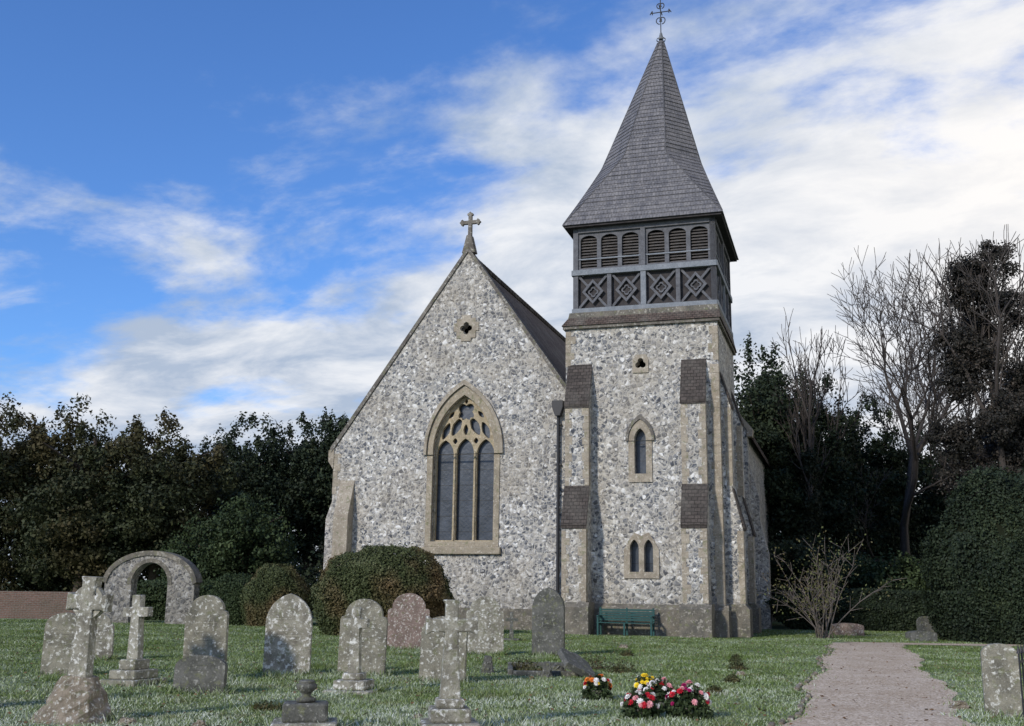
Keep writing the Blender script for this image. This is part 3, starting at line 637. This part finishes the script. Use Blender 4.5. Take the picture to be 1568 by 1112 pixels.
def bare(name,x,y,h,r0,levels,spread,seed,mat=M_TWIG,wid=None,**k):
    E=empty(name,(x,y,0)); s=branches((0,0,-.2),h,r0,levels,spread,seed,**k)
    zt=max(a[1][2] for a in s); f=h/zt; g=f
    if wid:
        xs=sorted(abs(a[1][0]) for a in s)[int(len(s)*.97)]; g=wid/xs
    sc=lambda c:(c[0]*g,c[1]*g,c[2]*f)
    s=[(sc(a[0]),sc(a[1]),max(a[2],.014),max(a[3],.012)) for a in s]
    tubes_mesh('branches',s,mat,E,4); return E,s
bare('bare_tree',23.0,60,20.6,.36,7,.66,5,wid=5.6,trunkf=.24)
bare('bare_tree',28.4,64,20.5,.32,7,.66,12,wid=4.8)
bare('bare_tree',20.2,68,16.2,.22,6,.66,31,wid=3.8)
E,s=bare('ivy_clad_tree',15.9,56,17.0,.34,6,.66,8,wid=3.2,trunkf=.36)
els=[(q[0][0],q[0][1],q[0][2],.3,.3,.5) for q in s if 4<q[0][2]<14.6 and q[2]>.10]
crown('ivy',els,300,.40,80,.14,ML_I,E,rin=.1)
E,s=bare('ivy_clad_tree',21.9,46,18.2,.34,6,.6,21,wid=3.4)
cc_=rng.normal(0,1,(20,2)); zz=np.linspace(4.0,16.6,20)
els=[(a*1.0*(1.5-z/18)-.3,b*.9,z,1.15*(1.35-z/30),1.15,1.2) for z,(a,b) in zip(zz,cc_)]
crown('ivy',els,900,.48,110,.12,ML_IB,E,rin=.3)
T('holly_tree',25.5,50,13.5,3.2,ML_IB,1,ncl=400,cr=.7,nl=120,size=.17)
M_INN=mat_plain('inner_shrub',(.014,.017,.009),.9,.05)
def clipped(name,x,y,rx,ry,h,mat,n=42000,size=.075,pw=2.6,zc=.42,am=1.0):
    E=empty(name,(x,y,0)); d=rdir(n)
    rad=(np.abs(d[:,0])**pw+np.abs(d[:,1])**pw+np.abs(d[:,2])**pw)**(-1/pw)
    ph=rng.uniform(0,6,6)
    lump=1+am*(.045*np.sin(8*d[:,0]+ph[0])*np.sin(7*d[:,1]+ph[1])+.035*np.sin(9*d[:,2]+ph[2]+4*d[:,0])+.024*np.sin(19*d[:,0]+ph[3])*np.sin(17*d[:,2]+ph[4])+.014*np.sin(37*d[:,0]+ph[5])*np.sin(33*d[:,2]+ph[1]))
    r=rad*lump*rng.uniform(.92,1.015,n)+(rng.uniform(0,1,n)>.95)*rng.uniform(0,.08,n)
    below=d[:,2]<0
    P=d*r[:,None]*np.array([rx,ry,h*(1-zc)])
    hr=np.hypot(d[:,0],d[:,1])+1e-6; u=rng.uniform(0,1,n)
    tuck=1-.16*u**2
    P[below,0]=(d[below,0]/hr[below])*rx*lump[below]*tuck[below]*rng.uniform(.95,1.01,below.sum()); P[below,1]=(d[below,1]/hr[below])*ry*lump[below]*tuck[below]*rng.uniform(.95,1.01,below.sum())
    P[below,2]=-u[below]*h*zc
    P[:,2]+=h*zc; P[:,2]=np.maximum(P[:,2],.03)
    nd=d.copy(); nd[below,2]=0
    quads('foliage',leafquads(P,size,.6,nd,.9),mat,E)
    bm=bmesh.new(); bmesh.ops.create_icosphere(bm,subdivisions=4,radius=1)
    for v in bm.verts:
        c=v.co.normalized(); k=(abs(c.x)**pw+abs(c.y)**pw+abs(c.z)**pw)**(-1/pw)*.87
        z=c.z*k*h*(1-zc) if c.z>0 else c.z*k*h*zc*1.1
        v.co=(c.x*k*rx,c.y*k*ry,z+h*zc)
    me=D.meshes.new('inner'); bm.to_mesh(me); bm.free(); me.materials.append(M_INN); link(D.objects.new('dark_core',me),E)  # solid dark core added behind the leaf shell to close see-through gaps
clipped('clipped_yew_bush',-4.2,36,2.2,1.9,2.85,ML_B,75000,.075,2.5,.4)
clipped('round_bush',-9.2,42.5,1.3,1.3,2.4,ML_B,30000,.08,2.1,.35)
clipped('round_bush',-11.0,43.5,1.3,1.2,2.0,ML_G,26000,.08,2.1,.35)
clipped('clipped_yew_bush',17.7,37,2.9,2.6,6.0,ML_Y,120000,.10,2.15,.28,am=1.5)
clipped('low_hedge',-14.0,47.5,2.8,1.2,1.7,ML_G,30000,.12,4,.5)
clipped('low_hedge',17,46.5,5.5,1.0,1.7,ML_Y,50000,.12,4,.5)
E=empty('bare_shrub',(11.2,38.2,0)); segs=[]; lf=[]
rr=random.Random(4)
for i in range(24):
    a=rr.uniform(0,6.28); lean=rr.uniform(.15,.95); p=Vector((rr.gauss(0,.12),rr.gauss(0,.12),-.05)); d=Vector((lean*math.cos(a),lean*math.sin(a),1)).normalized(); L=rr.uniform(2.2,3.5); r=rr.uniform(.018,.034)
    for j in range(7):
        q=p+d*L/7; segs.append((tuple(p),tuple(q),r*(1-j/8),r*(1-(j+1)/8)))
        if j>1:
            for _ in range(2):
                d2=(d+Vector((rr.gauss(0,.6),rr.gauss(0,.6),rr.gauss(0,.4)))).normalized(); q2=q+d2*rr.uniform(.3,.7)
                segs.append((tuple(q),tuple(q2),r*.4,.006)); lf.append(tuple(q2)); lf.append(tuple((q+q2)/2))
        p=q; d=(d+Vector((rr.gauss(0,.12),rr.gauss(0,.12),-.05))).normalized()
tubes_mesh('stems',segs,mat_plain('shrub_stem',(.15,.13,.115),.9,.1),E,4)
P=np.repeat(np.array(lf),3,0); P=P+rng.normal(size=P.shape)*.14; quads('leaves',leafquads(P,.085,.6),ML_R,E)
els=[(x,95+rng.uniform(-6,6),3.2,4.5,3,rng.uniform(3.2,5.5)) for x in np.arange(-85,110,5.0)]
crown('distant_treeline',els,1500,1.4,50,.5,ML_D,None,rin=.3)
# grass
def mat_grass():
    m,t,b=newmat('frosted_grass_blades',.7,.15); g=t.n('ShaderNodeNewGeometry'); c=g.outputs['Position']
    y=t.sep(c)[1]
    fr=t.ramp(t.noise(c,.5,5,.65),[(.36,0.0),(.60,1.0)])
    fine=t.ramp(t.noise(c,2.4,4,.65),[(.35,0.0),(.65,1.0)])
    near=t.n('ShaderNodeMapRange',{0:y,1:12.5,2:24.0,3:.20,4:-.03}).outputs[0]
    f=t.m('ADD',t.m('ADD',t.m('MULTIPLY',g.outputs['Random Per Island'],.50),t.m('ADD',t.m('MULTIPLY',fr,.28),t.m('MULTIPLY',fine,.12))),near)
    k=t.ramp(f,[(0,(.045,.074,.014)),(.25,(.088,.140,.030)),(.5,(.160,.215,.070)),(.72,(.33,.39,.25)),(1,(.62,.66,.60))])
    br=t.ramp(t.noise(c,1.3,4,.65),[(.56,0.0),(.68,.55)]); k=t.mix(br,k,(.17,.145,.08))
    t.set(b.inputs['Base Color'],k); return m
MGR=mat_grass()
def blades(X,Y,h,w):
    n=len(X); a=rng.uniform(0,math.pi,n); dx=np.cos(a)*w; dy=np.sin(a)*w
    lx=rng.normal(0,.6,n)*h; ly=rng.normal(0,.6,n)*h; Z=np.zeros(n)
    return np.stack([np.stack([X-dx,Y-dy,Z],1),np.stack([X+dx,Y+dy,Z],1),np.stack([X+lx+dx*.25,Y+ly+dy*.25,h],1),np.stack([X+lx-dx*.25,Y+ly-dy*.25,h],1)],1)
n=420000
Y=9.5+rng.uniform(0,1,n)**1.45*36; X=rng.uniform(-1,1,n)*(Y*.56+1.5)
plx=3.42+(Y-13.3)*.330+.12*np.sin(Y*.9)+.05*np.sin(Y*2.3); prx=5.72+(Y-13.3)*.328+.12*np.sin(Y*.7+1)+.06*np.sin(Y*2.9)+.02*np.maximum(0,15-Y)**2
jit=rng.normal(0,.09,n)+.07*np.sin(Y*5)+.05*np.sin(Y*11+1)
keep=~((X>plx-.02+jit)&(X<prx+jit)&(Y<35.3)) & ~((Y>33.8)&(Y<35.1)&(X>plx))
ca,sa=math.cos(R(17.5)),math.sin(R(17.5)); px_=(X-7.8)*ca-(Y-37.6)*sa; py_=(X-7.8)*sa+(Y-37.6)*ca
keep&=~((py_>-1.1)&(px_>-6.2)&(px_<.6)) & ~((py_>1.3)&(px_>-17)&(px_<.6))
X,Y=X[keep],Y[keep]
nz=.5+.5*np.sin(X*1.7+np.sin(Y*1.3)*1.5)*np.sin(Y*1.1+np.cos(X*.9)*2)
h=rng.uniform(.015,.042,len(X))*(.6+.9*nz); w=.0035+.00032*Y*rng.uniform(.6,1.2,len(X))
B=[blades(X,Y,h,w)]
for (x,y,ww) in stones:
    m=int(420*ww); a=rng.uniform(0,6.28,m); rx=ww*.5+np.abs(rng.normal(0,.06,m))
    B.append(blades(x+np.cos(a)*rx,y+np.sin(a)*(np.abs(rng.normal(.12,.08,m))+.02+(ww>.7)*.05),rng.uniform(.04,.13,m),np.full(m,.006+.0002*y)))
for _ in range(110):
    y=rng.uniform(11,34); x=rng.uniform(-1,1)*(y*.5)
    if 3.0+(y-13.3)*.33<x<6.1+(y-13.3)*.33: continue
    m=90; B.append(blades(x+rng.normal(0,.14,m),y+rng.normal(0,.14,m),rng.uniform(.04,.12,m),np.full(m,.007)))
quads('grass',np.concatenate(B),MGR)
n=3200; Y=10+rng.uniform(0,1,n)*26; X=rng.uniform(-.6,.62,n)*Y
P=np.stack([X,Y,rng.uniform(.02,.05,n)],1)
nn=np.tile([0,0,1.],(n,1)); quads('fallen_leaves',leafquads(P,.055,.7,nn,.5),mat_leaf('dead_leaf',[(0,(.07,.04,.02)),(.6,(.16,.09,.04)),(1,(.26,.17,.08))],2))
def plantlet(x,y,r,h,mat,n=500):
    E=empty('grave_plant',(x,y,0)); d=rdir(n); d[:,2]=np.abs(d[:,2]); P=d*rng.uniform(.3,1,n)[:,None]*np.array([r,r*.7,h])
    quads('leaves',leafquads(P,.055,.35),mat,E)
    segs=[((0,0,0),tuple(q),.005,.003) for q in P[:25]]; tubes_mesh('stems',segs,M_BARK,E,4)
for x,y,r,h in((1.75,22,.45,.35),(2.2,21.2,.35,.28),(4.75,22.5,.22,.25),(4.0,19.4,.16,.15),(3.3,17.4,.14,.12),(2.9,26.5,.2,.15),(5.2,24.8,.15,.2),(.6,21,.5,.12),(-3.1,14.2,.3,.12),(.3,21.4,.4,.3)): plantlet(x,y,r,h,ML_B)
def bouquet(x,y,r,h,cols,n,seed):
    E=empty('flower_bouquet',(x,y,0)); rr=random.Random(seed)
    m=1000; d=rdir(m); d[:,2]=np.abs(d[:,2]); quads('leaves',leafquads(d*rng.uniform(.4,1.15,m)[:,None]*np.array([r,r*.7,h*.95]),.07,.5),ML_G,E)
    lathe('pot',[(.07,0),(.09,.1),(.1,.14),(.06,.14)],M_GRVD,E)
    groups={}
    for i in range(n):
        a=rr.uniform(0,6.28); f=math.sqrt(rr.random()); th=f*1.35
        c=np.array([r*math.sin(th)*math.cos(a),r*.75*math.sin(th)*math.sin(a),h*(.35+.65*math.cos(th))])*rr.uniform(.88,1.1); nrm=np.array([math.sin(th)*math.cos(a),math.sin(th)*math.sin(a)-.3,math.cos(th)+.3]); nrm/=np.linalg.norm(nrm)
        col=rr.randrange(len(cols)); u=np.cross(nrm,[.3,.9,.1]); u/=np.linalg.norm(u); v=np.cross(nrm,u); s=rr.uniform(.03,.055)
        for ringi,(k,rad,lift) in enumerate(((9,1,.1),(7,.7,.4),(5,.4,.6))):
            for j in range(k):
                b=2*math.pi*j/k+ringi; dr=u*math.cos(b)+v*math.sin(b); sd=-u*math.sin(b)+v*math.cos(b)
                base=c+nrm*s*lift*.6; tip=c+dr*s*rad+nrm*s*lift; mid=(base+tip)/2+nrm*s*.1
                groups.setdefault(col,[]).append([base,mid-sd*s*.28,tip,mid+sd*s*.28])
    for k,q in groups.items(): quads('blooms_%d'%k,np.array(q),cols[k],E)
def fm(n,c): return mat_plain(n,c,.6,.2)
RED=fm('red_petal',(.50,.015,.03)); PNK=fm('pink_petal',(.75,.34,.36)); WHT=fm('white_petal',(.8,.78,.74)); YEL=fm('yellow_petal',(.85,.62,.03)); CRM=fm('crimson_petal',(.35,.01,.10)); ORG=fm('orange_petal',(.7,.2,.03))
bouquet(1.32,16.1,.21,.34,[RED,YEL,RED,ORG,WHT],30,1)
bouquet(1.70,13.9,.23,.32,[PNK,WHT,PNK,RED],38,2); bouquet(2.32,14.0,.28,.40,[RED,WHT,CRM,WHT,PNK],52,3)
bouquet(2.05,14.6,.22,.42,[WHT,PNK,RED],32,4); bouquet(2.05,16.3,.19,.32,[YEL,YEL,WHT,YEL],34,5)

# ================================================================ WORLD
w=D.worlds.new('World'); S.world=w; w.use_nodes=True; t=NT(w.node_tree); bg=w.node_tree.nodes['Background']
SEL,SAZ=R(27),R(222)
sky=t.n('ShaderNodeTexSky',sky_type='NISHITA',sun_disc=False,sun_elevation=SEL,sun_rotation=SAZ,air_density=1.0,dust_density=.4,ozone_density=2.5)
STR=.13
c=t.coord('Generated'); x,y,z=t.sep(c)
den=t.m('ADD',t.m('MAXIMUM',z,0.0),.20); px=t.m('DIVIDE',x,den); py=t.m('DIVIDE',y,den)
a=t.m('ADD',t.m('MULTIPLY',px,-.85),t.m('MULTIPLY',py,.53)); b_=t.m('ADD',t.m('MULTIPLY',px,.53),t.m('MULTIPLY',py,.85))
v=t.n('ShaderNodeCombineXYZ',{0:t.m('MULTIPLY',a,1.0),1:t.m('MULTIPLY',b_,1.35),2:5.3}).outputs[0]
n1=t.noise(v,1.9,9,.56,.3); n2=t.noise(v,6.5,7,.62,.15)
zb=t.m('ADD',t.m('MULTIPLY',x,.34),.405)
mm=t.m('ADD',t.m('MULTIPLY',t.m('SUBTRACT',n1,.5),1.9),t.m('MULTIPLY',t.m('SUBTRACT',zb,z),2.3)); mm=t.m('ADD',mm,t.m('MULTIPLY',t.m('SUBTRACT',n2,.5),.55))
al=t.n('ShaderNodeMapRange',{0:mm,1:-.20,2:.28,3:0.0,4:1.0},interpolation_type='SMOOTHSTEP').outputs[0]
n3=t.noise(v,3.0,8,.6,.3)
sh=t.m('ADD',t.ramp(n3,[(.36,0.0),(.62,1.0)]),t.m('MULTIPLY',x,.5),clamp=True)
cc=t.mix(sh,(.44,.53,.68),(.88,.90,.94))
glow=t.n('ShaderNodeMapRange',{0:t.m('ADD',x,t.m('MULTIPLY',t.m('ABSOLUTE',t.m('SUBTRACT',z,.36)),-1.0)),1:.1,2:.5,3:0.0,4:.65}).outputs[0]
cc=t.mix(glow,cc,(1.15,1.08,1.0))
cs=t.n('ShaderNodeVectorMath',{0:cc,3:1.0/STR},operation='SCALE').outputs[0]
skt=t.mix(1.0,sky.outputs[0],(.66,1.0,1.5),'MULTIPLY')
out=t.mix(al,skt,cs)
t.set(bg.inputs[0],out); bg.inputs[1].default_value=STR
sun=D.lights.new('sun','SUN'); sun.energy=3.0; sun.angle=R(5); sun.color=(1,.91,.79)
so=D.objects.new('sun',sun); sd=Vector((math.sin(SAZ)*math.cos(SEL),math.cos(SAZ)*math.cos(SEL),math.sin(SEL)))
so.rotation_euler=sd.to_track_quat('Z','Y').to_euler(); so.location=(-20,-20,40); link(so)
# ================================================================ CAMERA
cam=D.cameras.new('camera'); cam.lens=36.8; cam.sensor_width=36; cam.clip_end=3000; cam.clip_start=.1
co=D.objects.new('camera',cam); link(co)
co.matrix_world=Matrix.Translation((0,0,1.6))@Matrix.Rotation(R(90+12.1),4,'X')@Matrix.Rotation(R(.8),4,'Z')
S.camera=co
S.view_settings.view_transform='Standard'; S.view_settings.look='None'; S.view_settings.exposure=0
